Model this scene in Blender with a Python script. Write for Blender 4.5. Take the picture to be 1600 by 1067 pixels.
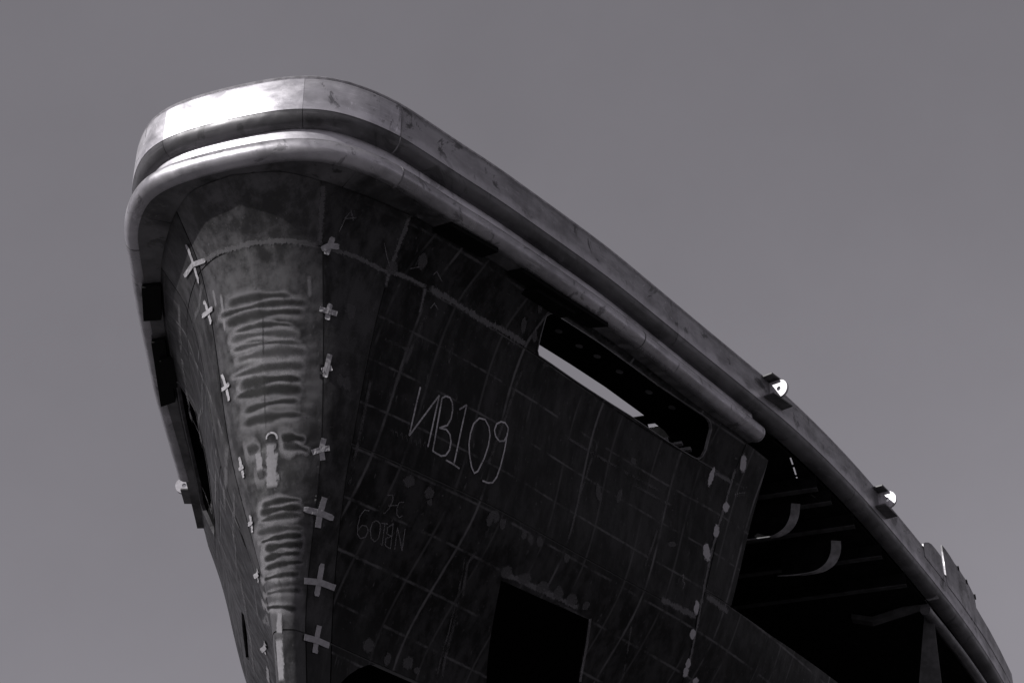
import bpy, bmesh, math, random
import numpy as np
from mathutils import Vector, Matrix
from mathutils.bvhtree import BVHTree
from mathutils.geometry import delaunay_2d_cdt

for o in list(bpy.data.objects): bpy.data.objects.remove(o)
random.seed(4)
scene = bpy.context.scene
col = scene.collection
R = math.radians

# ------------------------------------------------------------------ camera
# ship frame: X = across (towards the right of the photo), Y = aft, Z = up, ground at 0
Z0 = 7.6                                    # height of the fender crease at the nose
FPX, PITCH, YAW = 2702.0, R(31.856), R(-18.768)
CAM = Vector((4.0385, -6.8502, Z0 - 6.0))
FW = Vector((math.cos(PITCH)*math.sin(YAW), math.cos(PITCH)*math.cos(YAW), math.sin(PITCH)))
RT = Vector((math.cos(YAW), -math.sin(YAW), 0.0))
UP = RT.cross(FW)
cam = bpy.data.cameras.new('camera'); cam.lens = 36.0*FPX/1600.0; cam.sensor_width = 36.0
cam.clip_start = 0.1; cam.clip_end = 4000
camo = bpy.data.objects.new('camera', cam); col.objects.link(camo)
camo.matrix_world = Matrix(((RT.x, UP.x, -FW.x, CAM.x), (RT.y, UP.y, -FW.y, CAM.y), (RT.z, UP.z, -FW.z, CAM.z), (0, 0, 0, 1)))
scene.camera = camo

# ------------------------------------------------------------------ light
SUN_EL, SUN_AZ = R(26), R(-34)              # azimuth from dead ahead of the bow, negative = photo left
SUN = Vector((math.sin(SUN_AZ)*math.cos(SUN_EL), -math.cos(SUN_AZ)*math.cos(SUN_EL), math.sin(SUN_EL)))
w = bpy.data.worlds.new('World'); scene.world = w; w.use_nodes = True
nt = w.node_tree; nt.nodes.clear()
sky = nt.nodes.new('ShaderNodeTexSky'); sky.sky_type = 'NISHITA'; sky.sun_disc = False
sky.sun_elevation = SUN_EL
sky.sun_rotation = math.atan2(SUN.x, SUN.y)
sky.air_density = 1.0; sky.dust_density = 1.2; sky.ozone_density = 1.0
bw = nt.nodes.new('ShaderNodeRGBToBW')      # a black-and-white photograph: grey sky
tint = nt.nodes.new('ShaderNodeMix'); tint.data_type = 'RGBA'; tint.blend_type = 'MULTIPLY'; tint.inputs[0].default_value = 1
tint.inputs[7].default_value = (1.0, 0.955, 1.06, 1)
bg = nt.nodes.new('ShaderNodeBackground'); bg.inputs[1].default_value = 0.158
wo = nt.nodes.new('ShaderNodeOutputWorld')
nt.links.new(sky.outputs[0], bw.inputs[0]); 
pw = nt.nodes.new('ShaderNodeMath'); pw.operation = 'POWER'; pw.inputs[1].default_value = .52   # tonal curve of the print
nt.links.new(bw.outputs[0], pw.inputs[0]); tc = nt.nodes.new('ShaderNodeTexCoord'); hz = nt.nodes.new('ShaderNodeTexNoise'); hz.inputs['Scale'].default_value = 3.5; hz.inputs['Detail'].default_value = 6; hz.inputs['Roughness'].default_value = .6
nt.links.new(tc.outputs['Generated'], hz.inputs['Vector'])
hm = nt.nodes.new('ShaderNodeMapRange'); hm.inputs[1].default_value = .35; hm.inputs[2].default_value = .7; hm.inputs[3].default_value = .955; hm.inputs[4].default_value = 1.06
nt.links.new(hz.outputs[0], hm.inputs[0]); hx = nt.nodes.new('ShaderNodeMath'); hx.operation = 'MULTIPLY'
nt.links.new(pw.outputs[0], hx.inputs[0]); nt.links.new(hm.outputs[0], hx.inputs[1]); nt.links.new(hx.outputs[0], tint.inputs[6])
nt.links.new(tint.outputs[2], bg.inputs[0]); nt.links.new(bg.outputs[0], wo.inputs[0])
sl = bpy.data.lights.new('sun', 'SUN'); sl.energy = 4.5; sl.angle = R(0.53); sl.color = (1, 0.985, 0.97)
so = bpy.data.objects.new('sun', sl); col.objects.link(so); so.location = (-20, -30, 40)
so.rotation_euler = SUN.to_track_quat('Z', 'Y').to_euler()
scene.view_settings.view_transform = 'Standard'; scene.view_settings.look = 'None'
scene.view_settings.exposure = 0.0; scene.view_settings.gamma = 1.0
scene.view_settings.use_curve_mapping = False
scene.render.engine = 'CYCLES'
scene.cycles.max_bounces = 6; scene.cycles.transparent_max_bounces = 16

# ------------------------------------------------------------------ maths
def pchip(xs, ys):
    xs = [float(a) for a in xs]; ys = [float(a) for a in ys]; n = len(xs)
    h = [xs[i+1]-xs[i] for i in range(n-1)]; d = [(ys[i+1]-ys[i])/h[i] for i in range(n-1)]
    m = [0.0]*n; m[0] = d[0]; m[-1] = d[-1]
    for i in range(1, n-1):
        if d[i-1]*d[i] > 0:
            w1 = 2*h[i]+h[i-1]; w2 = h[i]+2*h[i-1]; m[i] = (w1+w2)/(w1/d[i-1]+w2/d[i])
    def f(x):
        if x <= xs[0]: return ys[0]+m[0]*(x-xs[0])
        if x >= xs[-1]: return ys[-1]+m[-1]*(x-xs[-1])
        lo, hi = 0, n-1
        while hi-lo > 1:
            k = (lo+hi)//2
            if xs[k] <= x: lo = k
            else: hi = k
        t = (x-xs[lo])/h[lo]; t2 = t*t; t3 = t2*t
        return (2*t3-3*t2+1)*ys[lo]+(t3-2*t2+t)*h[lo]*m[lo]+(-2*t3+3*t2)*ys[lo+1]+(t3-t2)*h[lo]*m[lo+1]
    return f
def sheer(a): return 0.00864*a-0.01028*a*a
def V(a, b, z): return Vector((b, a, z+Z0))       # a aft, b to the right, z above the crease
def ray(px, py): return (FW+RT*((px-800)/FPX)-UP*((py-533.5)/FPX)).normalized()

# --- plan outline of the fender belt (half), aft a / half-breadth b
PLAN = [(0, 0), (.005, .15), (.018, .3), (.045, .42), (.1, .55), (.18, .65), (.3, .755), (.45, .85), (.6, .92), (.85, 1.03), (1.2, 1.19), (1.55, 1.335),
        (1.9, 1.48), (2.2, 1.6), (2.8, 1.815), (3.15, 1.94), (3.69, 2.14), (4.35, 2.385), (5.4, 2.70), (6.1, 2.875), (6.9, 3.07), (7.7, 3.25), (8.4, 3.38), (9.1, 3.48), (10.5, 3.6), (13, 3.68)]
_s = [0.0]
for i in range(1, len(PLAN)): _s.append(_s[-1]+math.dist(PLAN[i], PLAN[i-1]))
_fa = pchip(_s, [p[0] for p in PLAN]); _fb = pchip(_s, [p[1] for p in PLAN])
_sm_n = 1300
def _plan_raw(t): return _fa(t), _fb(t)
# smoothed table (moving average with mirrored start)
_T = np.linspace(0, _s[-1], _sm_n); _A = np.array([_fa(t) for t in _T]); _B = np.array([_fb(t) for t in _T])
_k = 27; _ker = np.hanning(_k+2)[1:-1]; _ker /= _ker.sum()
_Ap = np.concatenate([_A[_k:0:-1], _A, _A[-1]+(np.arange(1, _k+1))*(_A[-1]-_A[-2])]); _Bp = np.concatenate([-_B[_k:0:-1], _B, _B[-1]+(np.arange(1, _k+1))*(_B[-1]-_B[-2])])
_A = np.convolve(_Ap, _ker, 'same')[_k:-_k]; _B = np.convolve(_Bp, _ker, 'same')[_k:-_k]; _A -= _A[0]
SMAX = _s[-1]
def plan(t):                                   # signed arc length -> (a,b, na,nb) with outward normal
    sg = 1 if t >= 0 else -1; q = min(abs(t), SMAX)
    a = np.interp(q, _T, _A); b = np.interp(q, _T, _B)
    a0 = np.interp(max(q-.02, 0), _T, _A); b0 = np.interp(max(q-.02, 0), _T, _B)
    a1 = np.interp(min(q+.02, SMAX), _T, _A); b1 = np.interp(min(q+.02, SMAX), _T, _B)
    if q < .02: a0, b0 = np.interp(.02-q, _T, _A), -np.interp(.02-q, _T, _B)
    ta, tb = a1-a0, b1-b0; L = math.hypot(ta, tb); ta /= L; tb /= L
    return float(a), sg*float(b), -tb, sg*ta
def s_at(a):                                   # arc length where the belt reaches aft position a
    return float(np.interp(a, _A, _T))
def belt(t, d, z):
    a, b, na, nb = plan(t); d -= .02
    return V(a+na*d, b+nb*d, z+sheer(a))

# --- hull surface, u signed girth coordinate (0 stem, 1 tape weld, 2 knuckle weld ...), v level
KN = [0, .5, 1, 1.5, 2, 3, 4, 5, 6, 7, 8, 9, 10]
LEV = [
 (-.006, 1.0, [(.07, 0), (.12, .25), (.28, .46), (.50, .645), (.77, .83), (1.3, 1.10), (2.0, 1.40), (2.6, 1.64), (3.3, 1.90), (4.15, 2.24), (6, 2.75), (8, 3.2), (12, 3.6)]),
 (-.30, 1.0, [(.36, 0), (.395, .20), (.51, .39), (.67, .53), (.86, .66), (1.4, .935), (2.0, 1.19), (2.6, 1.42), (3.3, 1.72), (4.15, 2.11), (6, 2.6), (8, 3.05), (12, 3.45)]),
 (-1.33, .5, [(.77, 0), (.80, .15), (.88, .285), (.94, .35), (1.01, .41), (1.5, .67), (2.0, .91), (2.6, 1.14), (3.3, 1.42), (4.15, 1.77), (6, 2.3), (8, 2.7), (12, 3.1)]),
 (-2.35, 0, [(1.13, 0), (1.15, .055), (1.22, .10), (1.3, .14), (1.4, .175), (1.75, .29), (2.1, .41), (2.7, .62), (3.4, .88), (4.25, 1.2), (6, 1.7), (8, 2.1), (12, 2.6)]),
 (-3.4, 0, [(1.45, 0), (1.47, .04), (1.51, .07), (1.57, .09), (1.65, .11), (2.0, .19), (2.4, .28), (3.0, .42), (3.7, .6), (4.5, .85), (6.2, 1.2), (8, 1.5), (12, 1.9)]),
 (-5.6, 0, [(2.0, 0), (2.01, .02), (2.04, .04), (2.08, .05), (2.14, .06), (2.5, .1), (2.9, .14), (3.4, .2), (4.1, .28), (4.9, .4), (6.6, .55), (8.3, .7), (12, .9)])]
_fx = [pchip(KN, [p[0] for p in l[2]]) for l in LEV]
_fy = [pchip(KN, [p[1] for p in l[2]]) for l in LEV]
_cache = {}
def _lev(u):
    k = round(u, 5)
    if k not in _cache:
        xs = [f(k) for f in _fx]; ys = [f(k) for f in _fy]
        zs = [l[0]+l[1]*sheer(x) for l, x in zip(LEV, xs)]
        nz = [-z for z in zs]
        _cache[k] = (zs, pchip(nz, xs), pchip(nz, ys))
    return _cache[k]
def S(u, v):
    zs, fx, fy = _lev(abs(u))
    i = min(max(int(v), 0), len(zs)-2); z = zs[i]+(zs[i+1]-zs[i])*(v-i)
    return V(fx(-z), fy(-z)*(1 if u >= 0 else -1), z)
def SN(u, v):                                  # point, outward normal, du, dv
    e = .01
    p = S(u, v); pu = (S(u+e, v)-S(u-e, v))/(2*e); pv = (S(u, v+e)-S(u, v-e))/(2*e) if v > e else (S(u, v+e)-p)/e
    n = pu.cross(pv).normalized()
    if n.y > 0 and abs(u) < 2: n = -n
    elif abs(u) >= 2 and n.x*(1 if u > 0 else -1) < 0: n = -n
    return p, n, pu, pv
US = [x*.05 for x in range(-200, 201)]; VS = [x*.05 for x in range(0, 101)]
_verts = [S(u, v) for u in US for v in VS]; _NV = len(VS); _tris = []; _tuv = []
for i in range(len(US)-1):
    for j in range(_NV-1):
        a, b, c_, d = i*_NV+j, (i+1)*_NV+j, (i+1)*_NV+j+1, i*_NV+j+1
        _tris += [(a, b, c_), (a, c_, d)]
BVH = BVHTree.FromPolygons(_verts, _tris)
def hit(px, py):
    p, n, k, _ = BVH.ray_cast(CAM, ray(px, py))
    if p is None: return None
    t = _tris[k]; A, B, C = (_verts[q] for q in t)
    v0, v1, v2 = B-A, C-A, p-A
    d00, d01, d11, d20, d21 = v0.dot(v0), v0.dot(v1), v1.dot(v1), v2.dot(v0), v2.dot(v1)
    den = d00*d11-d01*d01; bb = (d11*d20-d01*d21)/den; cc = (d00*d21-d01*d20)/den; aa = 1-bb-cc
    uv = [(US[q//_NV], VS[q % _NV]) for q in t]
    return (aa*uv[0][0]+bb*uv[1][0]+cc*uv[2][0], aa*uv[0][1]+bb*uv[1][1]+cc*uv[2][1])
def on_sheer(px, py, z):                       # ray to the sheer surface z above the crease
    d = ray(px, py); t = 10.0
    for _ in range(60):
        a = CAM.y+d.y*t; t = (Z0+z+sheer(a)-CAM.z)/d.z
    return CAM+d*t
def on_aft(px, py, a):
    d = ray(px, py); return CAM+d*((a-CAM.y)/d.y)

# ------------------------------------------------------------------ object helpers
def setp(o, label=None, cat=None, group=None, kind=None):
    if label: o['label'] = label
    if cat: o['category'] = cat
    if group: o['group'] = group
    if kind: o['kind'] = kind
    return o
def mesh(name, verts, faces, mat, parent=None, uvs=None, smooth=False):
    me = bpy.data.meshes.new(name); me.from_pydata([tuple(v) for v in verts], [], faces); me.update()
    if uvs:
        l = me.uv_layers.new(name='UVMap')
        for lp in me.loops: l.data[lp.index].uv = uvs[lp.vertex_index]
    if smooth:
        me.polygons.foreach_set('use_smooth', [True]*len(me.polygons))
        try: me.set_sharp_from_angle(angle=R(35))
        except Exception: pass
    me.materials.append(mat)
    o = bpy.data.objects.new(name, me); col.objects.link(o)
    if parent: o.parent = parent
    return o
def empty(name, parent=None, loc=(0, 0, 0)):
    o = bpy.data.objects.new(name, None); col.objects.link(o); o.location = loc
    if parent: o.parent = parent
    return o
def recalc(o):
    bm = bmesh.new(); bm.from_mesh(o.data); bmesh.ops.recalc_face_normals(bm, faces=bm.faces); bm.to_mesh(o.data); bm.free(); return o
def sweep(name, ts, prof, mat, parent, closed=True, caps=True, pos=belt, smooth=True):
    n = len(prof); vs = []; fs = []; uv = []
    for t in ts:
        for k, (d, z) in enumerate(prof): vs.append(pos(t, d, z)); uv.append((t, k/n))
    m = n if closed else n-1
    for i in range(len(ts)-1):
        for k in range(m):
            fs.append((i*n+k, (i+1)*n+k, (i+1)*n+(k+1) % n, i*n+(k+1) % n))
    if closed and caps: fs += [tuple(range(n)), tuple(range((len(ts)-1)*n, len(ts)*n))[::-1]]
    o = mesh(name, vs, fs, mat, parent, uv, False); recalc(o)
    if smooth:
        o.data.polygons.foreach_set('use_smooth', [True]*len(o.data.polygons)); o.data.set_sharp_from_angle(angle=R(35))
    return o
def box(name, c, ax, ay, az, mat, parent, bev=0.0):
    c = Vector(c); vs = [c+ax*i+ay*j+az*k for i in (-1, 1) for j in (-1, 1) for k in (-1, 1)]
    fs = [(0, 1, 3, 2), (4, 6, 7, 5), (0, 4, 5, 1), (2, 3, 7, 6), (0, 2, 6, 4), (1, 5, 7, 3)]
    o = recalc(mesh(name, vs, fs, mat, parent))
    if bev:
        m = o.modifiers.new('bevel', 'BEVEL'); m.width = bev; m.segments = 2
    return o
def prism(name, pts, off, mat, parent):        # polygon (3D points) extruded by vector off
    n = len(pts); vs = list(pts)+[p+off for p in pts]
    fs = [tuple(range(n)), tuple(range(n, 2*n))[::-1]]+[(i, (i+1) % n, n+(i+1) % n, n+i) for i in range(n)]
    return recalc(mesh(name, vs, fs, mat, parent))
def inpoly(p, poly):
    x, y = p; c = False; j = len(poly)-1
    for i in range(len(poly)):
        xi, yi = poly[i]; xj, yj = poly[j]
        if (yi > y) != (yj > y) and x < (xj-xi)*(y-yi)/(yj-yi)+xi: c = not c
        j = i
    return c
def dens(poly, du, dv):
    out = []
    for i in range(len(poly)):
        a, b = poly[i], poly[(i+1) % len(poly)]
        n = max(1, int(math.ceil(max(abs(b[0]-a[0])/du, abs(b[1]-a[1])/dv))))
        out += [(a[0]+(b[0]-a[0])*k/n, a[1]+(b[1]-a[1])*k/n) for k in range(n)]
    return out
def cdt(outer, holes, du, dv):
    vs = []; es = []
    for poly in [outer]+holes:
        n0 = len(vs); vs += poly; es += [(n0+i, n0+(i+1) % len(poly)) for i in range(len(poly))]
    u0, u1 = min(p[0] for p in outer), max(p[0] for p in outer); v0, v1 = min(p[1] for p in outer), max(p[1] for p in outer)
    nu = max(2, int((u1-u0)/du)); nv = max(2, int((v1-v0)/dv))
    bnd = vs[:]
    for i in range(1, nu):
        for j in range(1, nv):
            p = (u0+(u1-u0)*i/nu, v0+(v1-v0)*j/nv)
            if inpoly(p, outer) and not any(inpoly(p, h) for h in holes):
                if min(max(abs(p[0]-q[0])/du, abs(p[1]-q[1])/dv) for q in bnd) > .4: vs.append(p)
    r = delaunay_2d_cdt([Vector(p) for p in vs], es, [], 0, 1e-6)
    P = [tuple(p) for p in r[0]]; F = []
    for f in r[2]:
        c = (sum(P[i][0] for i in f)/len(f), sum(P[i][1] for i in f)/len(f))
        if inpoly(c, outer) and not any(inpoly(c, h) for h in holes): F.append(tuple(f))
    return P, F
def shell(name, outer, mat, parent, holes=(), du=.08, dv=.07, th=.014, lift=0.0, gap=.0045):
    # shell plate between uv outlines, with thickness and a gap round the edge
    c0 = (sum(p[0] for p in outer)/len(outer), sum(p[1] for p in outer)/len(outer))
    area = sum(outer[i][0]*outer[(i+1) % len(outer)][1]-outer[(i+1) % len(outer)][0]*outer[i][1] for i in range(len(outer)))
    if area < 0: outer = outer[::-1]
    ins = []; n = len(outer)
    for i in range(n):                         # inset in metric space
        p, q, r_ = outer[i-1], outer[i], outer[(i+1) % n]
        _, _, pu, pv = SN(*q); lu, lv = pu.length, pv.length
        e1 = Vector(((q[0]-p[0])*lu, (q[1]-p[1])*lv)); e2 = Vector(((r_[0]-q[0])*lu, (r_[1]-q[1])*lv))
        if e1.length < 1e-9 or e2.length < 1e-9: ins.append(q); continue
        e1.normalize(); e2.normalize(); n1 = Vector((-e1.y, e1.x)); n2 = Vector((-e2.y, e2.x)); m = n1+n2
        m = m/max(.35, m.dot(n1)) if m.length > .1 else n1
        ins.append((q[0]+m.x*gap/lu, max(0.0, q[1]+m.y*gap/lv)))
    o2 = dens(ins, du*.7, dv*.7); h2 = [dens(h, du*.5, dv*.5) for h in holes]
    pts, fs = cdt(o2, h2, du, dv)
    f3 = []; 
    P = [SN(*p) for p in pts]; n = len(pts)
    vs = [p[0]+p[1]*lift for p in P]+[p[0]+p[1]*(lift-th) for p in P]
    for f in fs:
        a, b, c_ = vs[f[0]], vs[f[1]], vs[f[2]]
        nn = (b-a).cross(c_-a)
        if nn.dot(P[f[0]][1]) < 0: f = f[::-1]
        f3.append(f)
    cnt = {}
    for f in f3:
        for i in range(len(f)):
            a, b = f[i], f[(i+1) % len(f)]; cnt[(a, b)] = 1
    side = [(b, a, a+n, b+n) for (a, b) in cnt if (b, a) not in cnt]
    fs = f3+[tuple(x+n for x in f[::-1]) for f in f3]+side
    return mesh(name, vs, fs, mat, parent, [tuple(p) for p in pts]*2, True)
def seam(name, line, width, mat, parent, depth=-.005, th=.004):   # strip following the hull along uv points
    L = []
    for i in range(len(line)-1):
        a, b = line[i], line[i+1]; n = max(1, int((S(*b)-S(*a)).length/.05))
        L += [(a[0]+(b[0]-a[0])*k/n, a[1]+(b[1]-a[1])*k/n) for k in range(n)]
    L.append(line[-1]); vs = []; uv = []; acc = 0; fs = []
    for i, q in enumerate(L):
        p, n, _, _ = SN(*q); t = (S(*L[min(i+1, len(L)-1)])-S(*L[max(i-1, 0)])).normalized(); s = n.cross(t).normalized()
        if i: acc += (S(*L[i])-S(*L[i-1])).length
        vs += [p-s*width/2+n*depth, p+s*width/2+n*depth, p+s*width/2+n*(depth-th), p-s*width/2+n*(depth-th)]
        uv += [(acc, 0), (acc, 1), (acc, 1), (acc, 0)]
    for i in range(len(L)-1):
        for k in range(4): fs.append((i*4+k, (i+1)*4+k, (i+1)*4+(k+1) % 4, i*4+(k+1) % 4))
    fs += [(0, 1, 2, 3), tuple(len(vs)-4+k for k in (3, 2, 1, 0))]
    return recalc(mesh(name, vs, fs, mat, parent, uv, False))
def mark(name, pts, width, mat, parent, off=.0015, cols=2, uvpts=False, smoothpts=False, taper=None):
    # a flat mark (chalk, soot, grinding) lying on the plating along pixel points
    uvp = pts if uvpts else [h for h in (hit(*p) for p in pts) if h]
    if len(uvp) < 2: return None
    P = [SN(*q) for q in uvp]; pos = [p[0] for p in P]; nor = [p[1] for p in P]
    X = [0.0]
    for i in range(1, len(pos)): X.append(X[-1]+(pos[i]-pos[i-1]).length)
    tot = X[-1]
    if tot < 1e-4: return None
    if smoothpts and len(uvp) > 2: fu = pchip(X, [q[0] for q in uvp]); fv = pchip(X, [q[1] for q in uvp])
    else:
        fu = lambda s: float(np.interp(s, X, [q[0] for q in uvp])); fv = lambda s: float(np.interp(s, X, [q[1] for q in uvp]))
    n = max(2, int(tot/.03)+1); ss = sorted(set([tot*i/n for i in range(n+1)]+X[1:-1]))
    Q = [SN(fu(s), fv(s)) for s in ss]; vs = []; uv = []; fs = []; rnd = random.random()*50
    for i, (p, nn, _, _) in enumerate(Q):
        a, b = Q[max(i-1, 0)][0], Q[min(i+1, len(Q)-1)][0]; t = (b-a).normalized(); sd = nn.cross(t).normalized()
        wd = width*(taper(ss[i]/tot) if taper else 1)
        for k in range(cols+1):
            x = (k/cols-.5)*wd; q = p+sd*x
            vs.append(q+nn*off); uv.append((ss[i]/tot, k/cols))
    m = cols+1
    # keep the mark on the curved plating
    for i, v in enumerate(vs):
        hp, hn, _, _ = BVH.find_nearest(v)
        if hp is not None:
            nn = Q[i//m][1]; vs[i] = hp+nn*off
    for i in range(len(Q)-1):
        for k in range(cols): fs.append((i*m+k, (i+1)*m+k, (i+1)*m+k+1, i*m+k+1))
    return mesh(name, vs, fs, mat, parent, uv, True)

# ------------------------------------------------------------------ materials
def G(v, t=1.0): return (v*1.0, v*.97, v*1.03, 1)
class M:
    def __init__(s, name):
        s.m = bpy.data.materials.new(name); s.m.use_nodes = True; s.t = s.m.node_tree; s.t.nodes.clear()
        s.out = s.n('ShaderNodeOutputMaterial'); s.b = s.n('ShaderNodeBsdfPrincipled'); s.l(s.b.outputs[0], s.out.inputs[0])
        s.g = s.n('ShaderNodeNewGeometry'); s.pos = s.g.outputs['Position']
    def n(s, k): return s.t.nodes.new(k)
    def l(s, a, b): s.t.links.new(a, b)
    def set(s, sock, v):
        if isinstance(v, bpy.types.NodeSocket): s.l(v, sock)
        else: sock.default_value = v
    def noise(s, scale, detail=4, rough=.55, vec=None, stretch=None, dist=0):
        x = s.n('ShaderNodeTexNoise'); x.inputs['Scale'].default_value = scale; x.inputs['Detail'].default_value = detail
        x.inputs['Roughness'].default_value = rough; x.inputs['Distortion'].default_value = dist
        v = vec or s.pos
        if stretch:
            mp = s.n('ShaderNodeVectorMath'); mp.operation = 'MULTIPLY'; s.l(v, mp.inputs[0]); mp.inputs[1].default_value = stretch; v = mp.outputs[0]
        s.l(v, x.inputs['Vector']); return x.outputs[0]
    def math(s, op, a, b=0.0, c=0.0):
        x = s.n('ShaderNodeMath'); x.operation = op
        for i, v in enumerate((a, b, c)): s.set(x.inputs[i], v)
        return x.outputs[0]
    def step(s, v, lo, hi, a=0.0, b=1.0):
        x = s.n('ShaderNodeMapRange'); x.interpolation_type = 'SMOOTHSTEP'; s.set(x.inputs[0], v)
        for i, q in enumerate((lo, hi, a, b)): s.set(x.inputs[i+1], q)
        return x.outputs[0]
    def mix(s, f, a, b):
        x = s.n('ShaderNodeMix'); x.data_type = 'RGBA'; s.set(x.inputs[0], f); s.set(x.inputs[6], a); s.set(x.inputs[7], b); return x.outputs[2]
    def sep(s, v=None):
        x = s.n('ShaderNodeSeparateXYZ'); s.l(v or s.pos, x.inputs[0]); return x.outputs
    def uv(s):
        x = s.n('ShaderNodeUVMap'); return s.sep(x.outputs[0])
    def bump(s, h, strength=.3, dist=.01):
        x = s.n('ShaderNodeBump'); x.inputs['Strength'].default_value = strength; x.inputs['Distance'].default_value = dist
        s.l(h, x.inputs['Height']); s.l(x.outputs[0], s.b.inputs['Normal'])
    def fin(s, colr, rough=.5, metal=0.0, spec=.5):
        s.set(s.b.inputs['Base Color'], colr); s.set(s.b.inputs['Roughness'], rough); s.set(s.b.inputs['Metallic'], metal)
        s.b.inputs['Specular IOR Level'].default_value = spec; return s.m
    def cut(s, fac):                            # only there where fac is high (worn or ragged marks)
        tr = s.n('ShaderNodeBsdfTransparent'); mx = s.n('ShaderNodeMixShader')
        s.set(mx.inputs[0], fac); s.l(tr.outputs[0], mx.inputs[1]); s.l(s.b.outputs[0], mx.inputs[2]); s.l(mx.outputs[0], s.out.inputs[0])

def mat_hull(name, dark, light, grid=1.0, gridc=.05, scratch=1.0, rough=(.38, .62), spec=.5):
    k = M(name); x, y, z = k.sep()
    big = k.noise(2.2, 5, .6); mid = k.noise(11, 6, .65); fine = k.noise(90, 4, .7)
    run = k.noise(14, 5, .6, stretch=(1, 1, .10)); run2 = k.noise(45, 4, .6, stretch=(1, 1, .05))
    f = k.math('ADD', k.math('MULTIPLY', big, .5), k.math('MULTIPLY', mid, .35)); f = k.math('ADD', f, k.math('MULTIPLY', fine, .15))
    f = k.math('ADD', f, k.math('MULTIPLY', k.math('SUBTRACT', run, .5), .55)); f = k.step(f, .40, .64)
    c = k.mix(f, G(dark), G(light))
    # ghost marks of the frames and longitudinals welded behind the plating
    if grid:
        ax = k.math('ABSOLUTE', k.math('SUBTRACT', k.math('FRACT', k.math('DIVIDE', k.math('SUBTRACT', y, FR0), FRS)), .5))
        fr = k.step(k.math('ADD', ax, k.math('MULTIPLY', k.math('SUBTRACT', k.noise(20, 4, .6), .5), .016)), .003, .016, 1.0, 0.0)
        ax2 = k.math('ABSOLUTE', k.math('SUBTRACT', k.math('FRACT', k.math('DIVIDE', k.math('SUBTRACT', y, FR0), FRS*.5)), .5))
        fr = k.math('MAXIMUM', fr, k.math('MULTIPLY', k.step(ax2, .006, .03, 1.0, 0.0), .4))
        zz = k.math('SUBTRACT', z, k.math('MULTIPLY', k.math('MULTIPLY', y, y), -.0075))
        az = k.math('ABSOLUTE', k.math('SUBTRACT', k.math('FRACT', k.math('DIVIDE', k.math('SUBTRACT', zz, LG0), LGS)), .5))
        lg = k.step(k.math('ADD', az, k.math('MULTIPLY', k.math('SUBTRACT', k.noise(24, 4, .6), .5), .05)), .008, .04, 1.0, 0.0)
        patch = k.step(k.noise(2.4, 4, .6), .36, .58); patch2 = k.step(k.noise(4.5, 5, .7), .40, .62)
        gm = k.math('MAXIMUM', k.math('MULTIPLY', fr, patch), k.math('MULTIPLY', k.math('MULTIPLY', lg, patch2), .8))
        c = k.mix(k.math('MULTIPLY', gm, .8*grid), c, G(gridc))
    sc = k.step(run2, .63, .74); c = k.mix(k.math('MULTIPLY', sc, .35*scratch), c, G(light*2.2))
    fl = k.step(k.noise(38, 3, .5), .70, .76); c = k.mix(k.math('MULTIPLY', fl, .4*scratch), c, G(light*2.4))
    rg = k.step(mid, .3, .7, rough[0], rough[1])
    k.bump(k.math('ADD', k.math('MULTIPLY', k.noise(4, 3, .5), 1.0), k.math('MULTIPLY', fine, .06)), .45, .02)
    return k.fin(c, rg, .0, spec)
FR0, FRS, LG0, LGS = 1.14+.38, .76, Z0-.30+.13, .26
m_hull = mat_hull('mill_scale_steel', .003, .023, spec=.11, rough=(.34,.55), gridc=.11, scratch=2.8)
m_stem = mat_hull('heated_stem_steel', .018, .065, grid=0, rough=(.30, .48), spec=.4)
m_stemtop = mat_hull('stem_collar_steel', .026, .08, grid=0, rough=(.36, .55), spec=.35)
m_knuckle = mat_hull('knuckle_steel', .010, .042, grid=.2, gridc=.08, spec=.16)
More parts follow.
